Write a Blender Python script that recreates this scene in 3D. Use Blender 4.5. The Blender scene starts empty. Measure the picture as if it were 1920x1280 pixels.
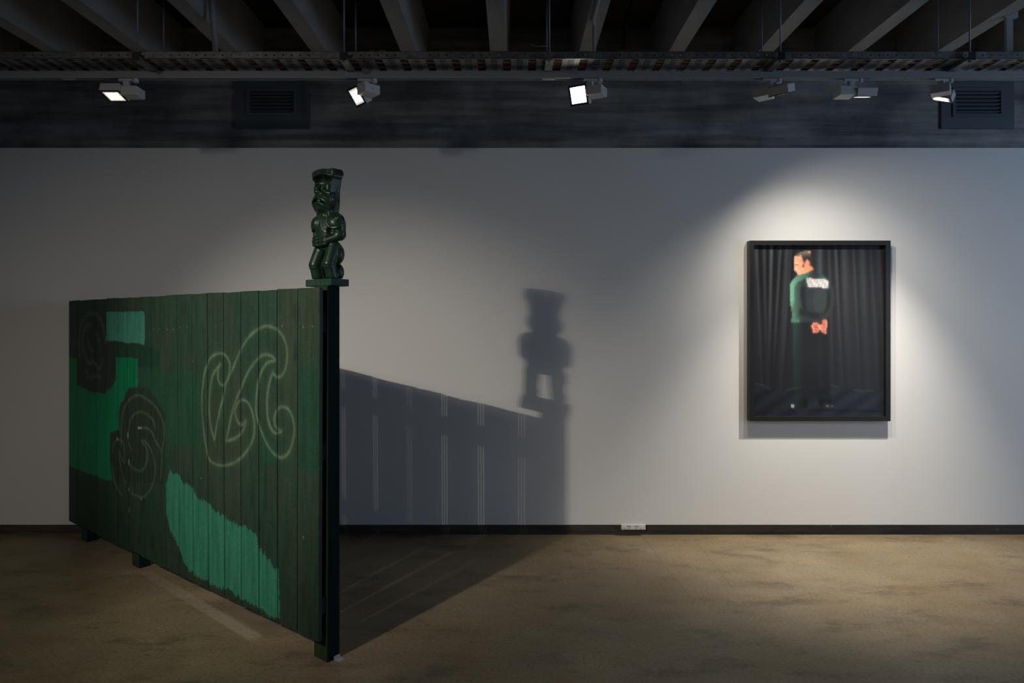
import bpy, bmesh, math, random, json
import numpy as np
from mathutils import Vector, Matrix

random.seed(7)
rng = np.random.default_rng(11)
SC = bpy.context.scene
COL = SC.collection

# ------------------------------------------------------------------ camera
cam_data = bpy.data.cameras.new('camera')
cam_data.sensor_width = 36.0
cam_data.lens = 24.0
cam_data.shift_y = -35.0 / 1920.0
cam_data.clip_start = 0.05
cam = bpy.data.objects.new('camera', cam_data)
cam.location = (0, 0, 1.6)
cam.rotation_euler = (math.radians(90), 0, 0)
COL.objects.link(cam)
SC.camera = cam

# ------------------------------------------------------------------ world, lights, exposure
SC.view_settings.view_transform = 'Standard'
SC.view_settings.look = 'None'
SC.view_settings.gamma = 1.0
SC.view_settings.exposure = 0.0
SC.view_settings.use_curve_mapping = False

world = bpy.data.worlds.new('world'); SC.world = world
world.use_nodes = True
bg = world.node_tree.nodes['Background']
bg.inputs[0].default_value = (0.66, 0.80, 1.0, 1)
bg.inputs[1].default_value = 0.040


def area_light(name, loc, target, sx, sy, power, color, spread=180):
    d = bpy.data.lights.new(name, 'AREA')
    d.shape = 'RECTANGLE'; d.size = sx; d.size_y = sy
    d.energy = power; d.color = color; d.spread = math.radians(spread)
    o = bpy.data.objects.new(name, d); COL.objects.link(o)
    o.location = loc
    o.rotation_euler = (Vector(target) - Vector(loc)).to_track_quat('-Z', 'Y').to_euler()
    return o


def spot_light(name, loc, target, power, angle, blend, color, radius):
    d = bpy.data.lights.new(name, 'SPOT')
    d.energy = power; d.spot_size = math.radians(angle); d.spot_blend = blend
    d.color = color; d.shadow_soft_size = radius
    o = bpy.data.objects.new(name, d); COL.objects.link(o)
    o.location = loc
    o.rotation_euler = (Vector(target) - Vector(loc)).to_track_quat('-Z', 'Y').to_euler()
    return o


WARM = (1.0, 0.90, 0.76)
# daylight from a window beyond the right end of the gallery
area_light('daylight_window', (6.9, 1.6, 1.9), (1.0, 5.0, 2.4), 2.6, 2.4, 72, (0.50, 0.70, 1.0))
# gallery lamp to the left of the camera that throws the fence shadow: three lens columns side by side
KEY = Vector((-2.90, 0.15, 3.22)); KEY_AIM = Vector((-0.951, 5.13, 0.505))
side = (KEY_AIM - KEY).cross(Vector((0, 0, 1))).normalized()
for k in (-1, 0, 1):
    off = side * (0.033 * k)
    spot_light('gallery_lamp', KEY + off, KEY_AIM + off, 122, 42.5, 1.0, WARM, 0.006)
# the same lamp's wide spill, cut off towards the ceiling
spot_light('gallery_lamp', KEY, (-1.845, 2.473, 0.0), 108, 120, 0.76, WARM, 0.14)
# lamps on the track in view that light the framed photograph (their fixtures are built below)
# ------------------------------------------------------------------ helpers


def tag(o, label=None, cat=None, group=None, kind=None):
    if label: o['label'] = label
    if cat: o['category'] = cat
    if group: o['group'] = group
    if kind: o['kind'] = kind
    return o


def empty(name, loc=(0, 0, 0), rot=(0, 0, 0)):
    o = bpy.data.objects.new(name, None)
    o.empty_display_size = 0.1
    o.location = loc; o.rotation_euler = rot
    COL.objects.link(o)
    return o


def obj(name, bm, mat, parent=None, smooth=False, loc=None):
    me = bpy.data.meshes.new(name)
    bm.normal_update()
    bm.to_mesh(me); bm.free()
    if smooth:
        me.polygons.foreach_set('use_smooth', [True] * len(me.polygons))
    for m in (mat if isinstance(mat, (list, tuple)) else [mat]):
        me.materials.append(m)
    o = bpy.data.objects.new(name, me); COL.objects.link(o)
    if parent: o.parent = parent
    if loc: o.location = loc
    return o


def box(bm, x0, x1, y0, y1, z0, z1, bevel=0.0, M=None, mi=0):
    vs = [bm.verts.new(v) for v in ((x0, y0, z0), (x1, y0, z0), (x1, y1, z0), (x0, y1, z0),
                                    (x0, y0, z1), (x1, y0, z1), (x1, y1, z1), (x0, y1, z1))]
    fs = [bm.faces.new([vs[i] for i in f]) for f in ((3, 2, 1, 0), (4, 5, 6, 7), (0, 1, 5, 4), (1, 2, 6, 5), (2, 3, 7, 6), (3, 0, 4, 7))]
    for f in fs: f.material_index = mi
    if M is not None:
        for v in vs: v.co = M @ v.co
    if bevel > 0:
        es = list({e for f in fs for e in f.edges})
        bmesh.ops.bevel(bm, geom=es, offset=bevel, segments=2, affect='EDGES', profile=0.5)
    return bm


def tube(bm, pts, r, seg=10, caps=True):
    pts = [Vector(p) for p in pts]
    rings = []
    for i, p in enumerate(pts):
        t = (pts[min(i + 1, len(pts) - 1)] - pts[max(i - 1, 0)]).normalized()
        a = Vector((0, 0, 1)) if abs(t.z) < 0.9 else Vector((1, 0, 0))
        u = t.cross(a).normalized(); v = t.cross(u)
        rr = r[i] if isinstance(r, (list, tuple)) else r
        rings.append([bm.verts.new(p + u * rr * math.cos(2 * math.pi * k / seg) + v * rr * math.sin(2 * math.pi * k / seg)) for k in range(seg)])
    for a, b in zip(rings, rings[1:]):
        for k in range(seg):
            bm.faces.new((a[k], a[(k + 1) % seg], b[(k + 1) % seg], b[k]))
    if caps:
        bm.faces.new(rings[0]); bm.faces.new(rings[-1][::-1])
    bmesh.ops.recalc_face_normals(bm, faces=bm.faces)
    return bm


def B():
    return bmesh.new()


# ------------------------------------------------------------------ materials
def mat(name, color, rough=0.6, metal=0.0, spec=0.5):
    m = bpy.data.materials.new(name); m.use_nodes = True
    b = m.node_tree.nodes['Principled BSDF']
    b.inputs['Base Color'].default_value = (*color, 1)
    b.inputs['Roughness'].default_value = rough
    b.inputs['Metallic'].default_value = metal
    b.inputs['Specular IOR Level'].default_value = spec
    return m


class NT:
    """small node graph helper"""

    def __init__(s, m):
        s.t = m.node_tree; s.n = s.t.nodes; s.b = s.n['Principled BSDF']
        s.co = s.n.new('ShaderNodeTexCoord').outputs['Object']

    def link(s, a, b): s.t.links.new(a, b)

    def mapping(s, loc=(0, 0, 0), rot=(0, 0, 0), scale=(1, 1, 1)):
        n = s.n.new('ShaderNodeMapping'); s.link(s.co, n.inputs[0])
        n.inputs['Location'].default_value = loc; n.inputs['Rotation'].default_value = rot; n.inputs['Scale'].default_value = scale
        return n.outputs[0]

    def noise(s, scale, detail=4, rough=0.55, vec=None):
        n = s.n.new('ShaderNodeTexNoise'); s.link(vec or s.co, n.inputs['Vector'])
        n.inputs['Scale'].default_value = scale; n.inputs['Detail'].default_value = detail; n.inputs['Roughness'].default_value = rough
        return n.outputs['Fac']

    def voronoi(s, scale, vec=None):
        n = s.n.new('ShaderNodeTexVoronoi'); s.link(vec or s.co, n.inputs['Vector'])
        n.inputs['Scale'].default_value = scale
        return n.outputs['Distance']

    def ramp(s, fac, stops):
        n = s.n.new('ShaderNodeValToRGB'); s.link(fac, n.inputs[0])
        e = n.color_ramp.elements
        while len(e) < len(stops): e.new(0.5)
        for k, (p, c) in zip(e, stops):
            k.position = p; k.color = (*c, 1) if isinstance(c, tuple) else (c, c, c, 1)
        return n.outputs[0]

    def mix(s, fac, a, b, mode='MIX'):
        n = s.n.new('ShaderNodeMix'); n.data_type = 'RGBA'; n.blend_type = mode
        for v, i in ((fac, 0), (a, 6), (b, 7)):
            if isinstance(v, (int, float)): n.inputs[i].default_value = v
            elif isinstance(v, tuple): n.inputs[i].default_value = (*v, 1)
            else: s.link(v, n.inputs[i])
        return n.outputs[2]

    def math(s, op, a, b=0.0, c=None):
        n = s.n.new('ShaderNodeMath'); n.operation = op
        for i, v in enumerate((a, b) if c is None else (a, b, c)):
            if isinstance(v, (int, float)): n.inputs[i].default_value = v
            else: s.link(v, n.inputs[i])
        return n.outputs[0]

    def sep(s, vec):
        n = s.n.new('ShaderNodeSeparateXYZ'); s.link(vec, n.inputs[0]); return n.outputs

    def color(s, c): s.link(c, s.b.inputs['Base Color'])

    def bump(s, h, strength=0.3, dist=0.01):
        n = s.n.new('ShaderNodeBump'); s.link(h, n.inputs['Height'])
        n.inputs['Strength'].default_value = strength; n.inputs['Distance'].default_value = dist
        s.link(n.outputs[0], s.b.inputs['Normal'])


def band(nt, v, lo, hi, soft):
    """1 inside lo..hi with soft edges"""
    def step(a, sgn):
        n = nt.n.new('ShaderNodeMapRange'); n.interpolation_type = 'SMOOTHSTEP'
        nt.link(v, n.inputs[0])
        n.inputs[1].default_value = a - soft; n.inputs[2].default_value = a + soft
        n.inputs[3].default_value = 0 if sgn > 0 else 1; n.inputs[4].default_value = 1 if sgn > 0 else 0
        return n.outputs[0]
    return nt.math('MULTIPLY', step(lo, 1), step(hi, -1))


M_WALL = mat('white_wall_paint', (0.80, 0.795, 0.785), 0.75, spec=0.25)
nt = NT(M_WALL); nt.bump(nt.noise(220, 3), 0.06, 0.002)
nt.color(nt.ramp(nt.noise(1.2, 4), [(0.3, (0.775, 0.77, 0.76)), (0.7, (0.81, 0.805, 0.795))]))

M_CONC = mat('dark_concrete', (0.06, 0.06, 0.062), 0.8, spec=0.3)
nt = NT(M_CONC)
streak = nt.noise(2.2, 6, 0.65, nt.mapping(scale=(0.35, 1, 5.0)))
blot = nt.noise(2.0, 5, 0.6)
pit = nt.ramp(nt.voronoi(26), [(0.0, 0.45), (0.10, 1.0)])
c = nt.mix(nt.ramp(streak, [(0.38, 0.0), (0.62, 1.0)]), (0.19, 0.185, 0.182), (0.40, 0.392, 0.38))
c = nt.mix(nt.ramp(blot, [(0.38, 0.0), (0.6, 1.0)]), nt.mix(1.0, c, (0.55, 0.55, 0.57), 'MULTIPLY'), c)
c = nt.mix(1.0, c, pit, 'MULTIPLY')
nt.color(c); nt.bump(nt.noise(40, 5), 0.25, 0.004)

M_BEAM = mat('beam_concrete', (0.16, 0.155, 0.15), 0.85, spec=0.2)
nt = NT(M_BEAM)
nt.color(nt.ramp(nt.noise(3.5, 6, 0.6, nt.mapping(scale=(1, 0.4, 1))), [(0.3, (0.22, 0.215, 0.21)), (0.7, (0.38, 0.375, 0.365))]))
nt.bump(nt.noise(60, 4), 0.2, 0.003)
M_SLAB = mat('slab_concrete', (0.075, 0.066, 0.058), 0.9, spec=0.2)
nt = NT(M_SLAB); nt.color(nt.ramp(nt.noise(2.5, 5), [(0.3, (0.022, 0.019, 0.016)), (0.7, (0.045, 0.038, 0.032))]))

M_FLOOR = mat('polished_concrete_floor', (0.2, 0.16, 0.11), 0.42, spec=0.32)
nt = NT(M_FLOOR)
n1 = nt.noise(0.9, 5, 0.6); n2 = nt.noise(4.5, 6, 0.65, nt.mapping(scale=(0.5, 1.2, 1))); n3 = nt.noise(60, 3, 0.7)
c = nt.ramp(n1, [(0.32, (0.195, 0.135, 0.068)), (0.50, (0.275, 0.210, 0.120)), (0.66, (0.355, 0.285, 0.182))])
c = nt.mix(nt.ramp(n2, [(0.35, 0.0), (0.65, 0.55)]), c, (0.24, 0.195, 0.132))
c = nt.mix(nt.ramp(nt.noise(1.7, 4, 0.6, nt.mapping(loc=(3, 1, 0))), [(0.55, 0.0), (0.75, 0.45)]), c, (0.27, 0.165, 0.082))
c = nt.mix(1.0, c, nt.ramp(n3, [(0.30, 0.62), (0.47, 1.0), (0.75, 1.18)]), 'MULTIPLY')
c = nt.mix(1.0, c, nt.ramp(nt.noise(3.2, 5, 0.72, nt.mapping(loc=(7, 2, 0), scale=(.6, 1.3, 1))), [(0.34, 0.62), (0.47, 1.0), (.68, 1.12)]), 'MULTIPLY')
c = nt.mix(1.0, c, nt.ramp(nt.voronoi(9), [(0.012, 0.30), (0.03, 1.0)]), 'MULTIPLY')
# worn pale strip where something was once taped down, left of the fence, and the rubbed patch beside it
sx, sy, _ = nt.sep(nt.mapping(loc=(0, 0, 0), rot=(0, 0, math.radians(41.2))))
# strip runs from (-2.35,4.385) to (-1.30,3.46)
ca, sa = math.cos(math.radians(41.2)), math.sin(math.radians(41.2))
def rot(x, y): return (x * ca - y * sa, x * sa + y * ca)
P0, P1 = rot(-2.37, 4.40), rot(-1.30, 3.46)
strip = nt.math('MULTIPLY', band(nt, sx, P0[0], P1[0], 0.05), band(nt, sy, P0[1] - 0.035, P0[1] + 0.035, 0.012))
strip = nt.math('MULTIPLY', strip, nt.ramp(nt.noise(55, 4, 0.8), [(0.36, 0.30), (0.58, 1.0)]))
fade = nt.n.new('ShaderNodeMapRange'); nt.link(sx, fade.inputs[0])
fade.inputs[1].default_value = P0[0]; fade.inputs[2].default_value = P1[0]; fade.inputs[3].default_value = 0.25; fade.inputs[4].default_value = 0.85
strip = nt.math('MULTIPLY', strip, fade.outputs[0])
c = nt.mix(strip, c, (0.50, 0.43, 0.33))
patch = nt.math('MULTIPLY', band(nt, sx, P1[0] - 0.42, P1[0] + 0.02, 0.01), band(nt, sy, P0[1] + 0.05, P0[1] + 0.36, 0.012))
c = nt.mix(nt.math('MULTIPLY', patch, nt.ramp(n3, [(0.35, 0.2), (0.6, 0.75)])), c, (0.19, 0.15, 0.11))
# hairline saw cuts to the right
for x0, y0, ang in ((0.98, 5.1, 78.0), (1.35, 5.1, 74.0)):
    mx = nt.mapping(loc=(0, 0, 0), rot=(0, 0, 0))
    X, Y, _ = nt.sep(mx)
    d = nt.math('ADD', nt.math('SUBTRACT', X, x0), nt.math('MULTIPLY', nt.math('SUBTRACT', Y, y0), 0.05 if ang > 75 else -0.02))
    d = nt.math('ADD', d, nt.math('MULTIPLY', nt.math('SUBTRACT', nt.noise(6, 3), 0.5), 0.02))
    ln = nt.math('MULTIPLY', band(nt, d, -0.0015, 0.0015, 0.0015), band(nt, Y, 3.9, 5.2, 0.2))
    c = nt.mix(nt.math('MULTIPLY', ln, 0.55), c, (0.05, 0.04, 0.03))
nt.color(c)
nt.link(nt.ramp(n2, [(0.3, 0.50), (0.7, 0.36)]), nt.b.inputs['Roughness'])
nt.bump(nt.noise(25, 5, 0.6), 0.10, 0.004)

M_RECESS = mat('worn_dark_skirting', (0.07, 0.058, 0.05), 0.75)
nt = NT(M_RECESS)
c = nt.ramp(nt.noise(3, 5, 0.6, nt.mapping(scale=(1, 1, 6))), [(0.35, (0.040, 0.036, 0.034)), (0.65, (0.085, 0.068, 0.055))])
c = nt.mix(nt.ramp(nt.noise(14, 4, 0.7), [(0.66, 0.0), (0.72, 0.7)]), c, (0.2, 0.2, 0.2)); nt.color(c)

M_TRACK = mat('grey_track_metal', (0.30, 0.305, 0.31), 0.5, 0.0, 0.4)
M_LAMP = mat('light_grey_lamp_housing', (0.52, 0.53, 0.54), 0.45)
M_BLACK = mat('black_metal', (0.012, 0.012, 0.013), 0.5)
M_GALV = mat('dull_galvanised_steel', (0.20, 0.205, 0.205), 0.5, 0.75)
nt = NT(M_GALV); nt.color(nt.ramp(nt.noise(18, 4, 0.7), [(0.3, (0.13, 0.133, 0.133)), (0.7, (0.30, 0.305, 0.305))]))
M_BRACKET = mat('bright_zinc_plate', (0.42, 0.43, 0.46), 0.5, 0.2)
M_ROD = mat('threaded_steel', (0.22, 0.23, 0.25), 0.45, 0.6)
M_PVC = mat('grey_conduit_paint', (0.33, 0.33, 0.33), 0.55)
M_VENT = mat('blue_grey_vent_paint', (0.085, 0.105, 0.125), 0.55)
M_VOID = mat('vent_dark', (0.008, 0.008, 0.009), 0.9)
M_FRAME = mat('black_stained_frame', (0.016, 0.0155, 0.015), 0.38, spec=0.45)
M_SOCKET = mat('white_socket_plastic', (0.72, 0.70, 0.68), 0.4)
M_FLAKE = mat('old_white_paint', (0.32, 0.32, 0.33), 0.8)


def emit(name, color, strength):
    m = bpy.data.materials.new(name); m.use_nodes = True
    b = m.node_tree.nodes['Principled BSDF']
    b.inputs['Base Color'].default_value = (0.8, 0.8, 0.8, 1)
    b.inputs['Emission Color'].default_value = (*color, 1)
    b.inputs['Emission Strength'].default_value = strength
    return m


M_LENS = emit('lit_lamp_lens', (1.0, 0.88, 0.72), .62)
M_LED = emit('bright_led', (1.0, 0.93, 0.82), 3.2)
M_LENS_HOT = emit('glaring_lamp_lens', (1.0, 0.94, 0.84), 14.0)

# painted wood: colour comes from the boards' own painted pattern, broken up by grain
def wood(name, attr=None, color=(0.02, 0.045, 0.025), rough=0.55):
    m = mat(name, color, rough, spec=0.3 if attr else 0.12); nt = NT(m)
    if attr:
        a = nt.n.new('ShaderNodeAttribute'); a.attribute_name = attr; base = a.outputs['Color']
    else:
        base = color
    g = nt.noise(9, 6, 0.7, nt.mapping(scale=(4, 4, 0.35)))
    g2 = nt.noise(150, 3, 0.6, nt.mapping(scale=(0.25, 0.25, 1.0)))
    c = nt.mix(1.0, base, nt.ramp(g, [(0.28, 0.70), (0.5, 1.0), (0.75, 1.28)]), 'MULTIPLY')
    c = nt.mix(1.0, c, nt.ramp(g2, [(0.3, 0.86), (0.7, 1.12)]), 'MULTIPLY')
    nt.color(c); nt.bump(g2, 0.18, 0.002)
    return m


M_BOARD = wood('painted_fence_board', 'paint')
M_POST_SHADE = wood('shaded_post_paint', None, (0.004, 0.014, 0.015), .8)  # post colour darkened to hold the shade of the unlit faces
M_POST_LIT = wood('lit_post_paint', None, (0.030, 0.055, 0.024), .7)
M_RAIL = wood('dark_blue_green_rail_paint', None, (0.012, 0.022, 0.026), .8)
M_BACK = wood('bare_dark_board_back', None, (0.004, 0.009, 0.010), .85)

# ------------------------------------------------------------------ room shell
WALL_Y = 5.13
XL, XR = -7.0, 7.0
WALL_TOP, WALL_BOT = 2.9146, 0.082

def structure(name, bm, m, label=None):
    return tag(obj(name, bm, m), label, None, None, 'structure')

bm = B(); box(bm, XL, XR, -3.5, 5.6, -0.2, 0.0)
structure('floor', bm, M_FLOOR, 'brown polished concrete gallery floor')
bm = B(); box(bm, XL, XR, WALL_Y, WALL_Y + 0.15, WALL_BOT, WALL_TOP, 0.002)
structure('wall_back', bm, M_WALL, 'long white painted gallery wall panel')
bm = B(); box(bm, XL, XR, WALL_Y + 0.15, WALL_Y + 0.40, 0.0, 4.2)
upper = structure('wall_upper', bm, M_CONC, 'raw dark concrete wall above the white panel')
bm = B()
box(bm, XL, XR, WALL_Y + 0.020, WALL_Y + 0.15, 0.028, WALL_BOT - 0.0005)
box(bm, XL, XR, WALL_Y + 0.030, WALL_Y + 0.15, 0.0, 0.028)
structure('baseboard_back', bm, M_RECESS, 'dark worn recessed skirting under the white wall')

SLAB_Z = 3.88
bm = B(); box(bm, XL, XR, -3.5, 5.5, SLAB_Z, SLAB_Z + 0.2)
ceiling = structure('ceiling', bm, M_SLAB, 'dark ribbed concrete ceiling')
BEAM_Z = 3.512
# one beam every 0.6 m, slightly tapered ribs running towards the wall
beam_proto = None
for k in range(-8, 9):
    xc = -0.100 + 0.63 * k
    if beam_proto is None:
        bm = B()
        w0, w1 = 0.055, 0.088
        pts = [(-w0, BEAM_Z), (w0, BEAM_Z), (w1, SLAB_Z + 0.01), (-w1, SLAB_Z + 0.01)]
        fr = [bm.verts.new((x, -3.4, z)) for x, z in pts]; bk = [bm.verts.new((x, WALL_Y + 0.16, z)) for x, z in pts]
        for i in range(4): bm.faces.new((fr[i], fr[(i + 1) % 4], bk[(i + 1) % 4], bk[i]))
        bm.faces.new(fr[::-1]); bm.faces.new(bk)
        bmesh.ops.recalc_face_normals(bm, faces=bm.faces)
        o = obj('beam', bm, M_BEAM, ceiling); beam_proto = o
    else:
        o = beam_proto.copy(); COL.objects.link(o); o.parent = ceiling
    o.location.x = xc

# flakes of old white paint along the foot of the concrete wall
for x, w, h, dz in ((-2.46, 0.07, 0.022, 0.012), (-1.68, 0.05, 0.02, 0.01), (-2.15, 0.22, 0.007, 0.014), (0.22, 0.05, 0.02, 0.01), (2.42, 0.07, 0.016, 0.008),
                    (2.95, 0.06, 0.02, 0.01), (-1.92, 0.012, 0.012, 0.02)):
    bm = B()
    n = 9
    ring = [bm.verts.new((x + w / 2 * math.cos(2 * math.pi * i / n) * random.uniform(.6, 1.1), WALL_Y + 0.1485, WALL_TOP + dz + h / 2 * math.sin(2 * math.pi * i / n) * random.uniform(.6, 1.1))) for i in range(n)]
    f = bm.faces.new(ring)
    ex = bmesh.ops.extrude_face_region(bm, geom=[f])
    for v in ex['geom']:
        if isinstance(v, bmesh.types.BMVert): v.co.y += 0.003
    bmesh.ops.recalc_face_normals(bm, faces=bm.faces)
    obj('paint_flake', bm, M_FLAKE, upper)

# ------------------------------------------------------------------ fence
ART = json.loads('''{"edges":[[3.051,3.051],[2.881,2.887],[2.56,2.538],[2.378,2.37],[2.198,2.193],[2.064,2.027],[1.885,1.85],[1.719,1.682],[1.547,1.517],[1.382,1.349],[1.203,1.184],[1.028,1.014],[0.854,0.842],[0.679,0.674],[0.509,0.504],[0.344,0.337],[0.17,0.173],[-0.003,0.006]],"reg":{"bright":[[2.229,1.368],[1.9,1.375],[1.9,1.192],[2.036,1.173],[2.081,1.129],[2.105,1.082],[2.15,1.075],[2.179,1.023],[2.173,0.886],[2.314,0.861],[2.318,0.659],[2.275,0.542],[2.383,0.527],[2.556,0.532],[2.868,0.531],[3.061,0.549],[3.061,1.35],[2.888,1.34],[2.898,1.149],[2.702,1.122],[2.59,1.107],[2.396,1.119],[2.392,1.156],[2.283,1.169],[2.283,1.223],[2.223,1.23]],"teal":[[2.38,1.676],[2.058,1.673],[1.812,1.671],[1.798,1.65],[1.794,1.499],[1.802,1.459],[1.892,1.473],[2.056,1.47],[2.204,1.476],[2.383,1.48]],"stripe":[[1.459,0.718],[1.349,0.695],[1.184,0.662],[1.11,0.595],[1.028,0.599],[0.846,0.554],[0.682,0.531],[0.519,0.507],[0.504,0.452],[0.344,0.383],[0.326,0.371],[0.316,0.145],[0.467,0.138],[0.666,0.154],[0.829,0.153],[1.019,0.156],[1.175,0.143],[1.194,0.185],[1.241,0.179],[1.319,0.238],[1.358,0.287],[1.459,0.363],[1.511,0.432],[1.515,0.627]],"charcoal":[[2.878,1.581],[2.741,1.676],[2.508,1.678],[2.383,1.618],[2.383,1.465],[2.229,1.468],[2.223,1.23],[2.283,1.169],[2.392,1.119],[2.59,1.107],[2.702,1.122],[2.898,1.149]],"swirlpatch":[[2.036,1.175],[1.877,1.191],[1.735,1.181],[1.627,1.132],[1.536,1.048],[1.523,0.892],[1.536,0.632],[2.275,0.542],[2.318,0.659],[2.314,0.861],[2.173,0.886],[2.179,1.023],[2.15,1.075],[2.105,1.082],[2.081,1.129]],"mid":[[1.794,1.315],[1.543,1.309],[1.105,1.344],[1.123,1.191],[1.111,1.011],[1.123,0.907],[1.509,0.883],[1.536,1.048],[1.627,1.132],[1.735,1.181],[1.869,1.204],[1.884,1.311]],"mid2":[[2.229,1.468],[1.892,1.471],[1.794,1.456],[1.592,1.421],[1.592,1.323],[1.884,1.311],[1.9,1.375],[2.229,1.368]],"right":[[0.177,1.382],[-0.017,1.39],[-0.017,0.895],[0.095,0.892],[0.172,0.9]],"right2":[[0.511,0.986],[0.433,1.075],[0.343,0.951],[0.343,0.898],[0.433,0.9]]},"S":{"bold":[[[0.945,0.955],[0.986,1.034],[1.002,1.123],[0.992,1.228],[0.965,1.305],[0.918,1.349],[0.881,1.374],[0.905,1.343],[0.905,1.295],[0.881,1.265],[0.837,1.268],[0.795,1.314],[0.782,1.375],[0.808,1.411],[0.859,1.433],[0.932,1.427],[0.999,1.394],[1.047,1.33],[1.071,1.251],[1.082,1.166],[1.075,1.068],[1.057,0.978],[1.034,0.897],[1.006,0.844],[0.945,0.824],[0.853,0.826],[0.763,0.847],[0.676,0.888],[0.603,0.943],[0.556,1.003],[0.544,1.062],[0.556,1.125],[0.598,1.18],[0.652,1.196],[0.701,1.179],[0.732,1.131],[0.713,1.086],[0.676,1.063],[0.646,1.072],[0.625,1.09],[0.633,1.06],[0.676,1.017],[0.738,0.984],[0.82,0.963]],[[0.945,0.955],[0.918,1.04],[0.885,1.125],[0.853,1.196],[0.827,1.265],[0.763,1.342],[0.688,1.444],[0.615,1.511],[0.544,1.554],[0.464,1.58],[0.396,1.581],[0.331,1.562],[0.282,1.526],[0.256,1.474],[0.256,1.413],[0.282,1.354],[0.331,1.33],[0.363,1.341],[0.374,1.356]],[[0.82,0.963],[0.801,1.017],[0.776,1.08],[0.738,1.163],[0.664,1.268],[0.603,1.343],[0.533,1.403],[0.475,1.434],[0.419,1.44],[0.369,1.425],[0.363,1.412],[0.419,1.401],[0.464,1.368],[0.498,1.322],[0.521,1.256],[0.53,1.192],[0.527,1.134],[0.498,1.073],[0.452,1.014],[0.396,0.963],[0.341,0.939],[0.288,0.939],[0.24,0.969],[0.209,1.021],[0.193,1.083],[0.209,1.142],[0.245,1.179],[0.298,1.187],[0.341,1.168],[0.363,1.129],[0.358,1.092],[0.331,1.073],[0.304,1.066]],[[0.304,1.063],[0.358,1.052],[0.396,1.076],[0.421,1.124],[0.428,1.187],[0.421,1.25],[0.402,1.308],[0.374,1.353]]],"faint":[[[2.142,0.806],[2.142,0.878],[2.126,0.979],[2.081,1.055],[1.991,1.113],[1.89,1.139],[1.791,1.127],[1.668,1.092],[1.588,1.043],[1.542,0.974],[1.542,0.89],[1.568,0.826]],[[1.991,0.784],[2.036,0.837],[2.021,0.929],[1.991,0.984],[1.904,1.027],[1.805,1.035],[1.695,1.003],[1.654,0.958]],[[1.89,0.929],[1.763,0.941],[1.695,0.917],[1.654,0.878],[1.588,0.83],[1.568,0.771],[1.588,0.641]],[[1.847,0.851],[1.791,0.857],[1.722,0.821],[1.674,0.764],[1.654,0.705],[1.674,0.629],[1.735,0.551],[1.833,0.499],[1.991,0.499]],[[2.036,0.707],[2.021,0.683],[1.962,0.665],[1.861,0.662],[1.791,0.7],[1.756,0.767],[1.777,0.821],[1.847,0.851]],[[2.267,0.732],[2.267,0.772],[2.212,0.818],[2.126,0.821],[2.099,0.778],[2.096,0.686],[2.142,0.72],[2.18,0.755],[2.157,0.679],[2.111,0.579],[2.081,0.551]],[[2.283,0.649],[2.251,0.553],[2.188,0.489],[2.126,0.465]]],"smudge":[[[2.85,1.368],[2.86,1.47],[2.832,1.557],[2.759,1.629],[2.652,1.664],[2.548,1.656],[2.463,1.614],[2.413,1.545],[2.396,1.47]],[[2.687,1.465],[2.661,1.423],[2.599,1.404]],[[2.548,1.53],[2.496,1.475],[2.471,1.421]],[[2.741,1.371],[2.687,1.316],[2.599,1.334]],[[2.723,1.258],[2.652,1.212],[2.565,1.23],[2.48,1.227]],[[2.777,1.399],[2.795,1.485],[2.741,1.564],[2.634,1.586]],[[2.582,1.32],[2.496,1.282],[2.446,1.339]]],"dots":[[[1.671,1.561]],[[1.595,1.561]],[[1.501,1.56]],[[1.423,1.56]],[[1.339,1.572]],[[1.251,1.577]],[[0.295,1.583]],[[0.12,1.581]],[[0.046,1.582]],[[1.184,1.38]],[[1.092,0.723]],[[0.12,0.578]]],"drips":[[[2.03,0.711],[2.025,0.682]],[[2.027,0.529],[2.027,0.513]],[[2.024,0.4],[2.024,0.374]],[[1.854,0.495],[1.847,0.484]],[[2.043,0.888],[2.043,0.856]],[[1.89,0.932],[1.844,0.935]],[[2.207,0.835],[2.204,0.822]]]}}''')
A = Vector((-0.8988, 3.177, 0)); U = Vector((-0.7843, 0.6204, 0)); N = Vector((-0.6204, -0.7843, 0))   # N faces the lamp side
fence = empty('painted_fence', (A.x, A.y, 0))
tag(fence, 'long green timber fence with white sprayed spiral marks standing on three posts', 'fence')
FI = Matrix.Translation(-Vector((A.x, A.y, 0)))

def fp(s, z, d):
    """point on the fence: s along it, z up, d behind the painted face (metres), relative to the fence's own base"""
    p = U * s - N * d
    return Vector((p.x, p.y, z))

# ---- paint pattern as linear colours over (s, z)
def inside(poly, S, Z):
    p = np.array(poly); r = np.zeros(S.shape, bool); j = len(p) - 1
    for i in range(len(p)):
        xi, zi = p[i]; xj, zj = p[j]
        if zi != zj:
            c = ((zi > Z) != (zj > Z)) & (S < (xj - xi) * (Z - zi) / (zj - zi) + xi)
            r ^= c
        j = i
    return r

def vnoise(S, Z, fs, fz, seed):
    """smooth value noise"""
    r = np.random.default_rng(seed); T = r.random((256, 256))
    x = (S + 3) * fs; y = (Z + 3) * fz
    xi = np.floor(x).astype(int); yi = np.floor(y).astype(int); fx = x - xi; fy = y - yi
    fx = fx * fx * (3 - 2 * fx); fy = fy * fy * (3 - 2 * fy)
    g = lambda a, b: T[a % 256, b % 256]
    return (g(xi, yi) * (1 - fx) + g(xi + 1, yi) * fx) * (1 - fy) + (g(xi, yi + 1) * (1 - fx) + g(xi + 1, yi + 1) * fx) * fy

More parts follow.
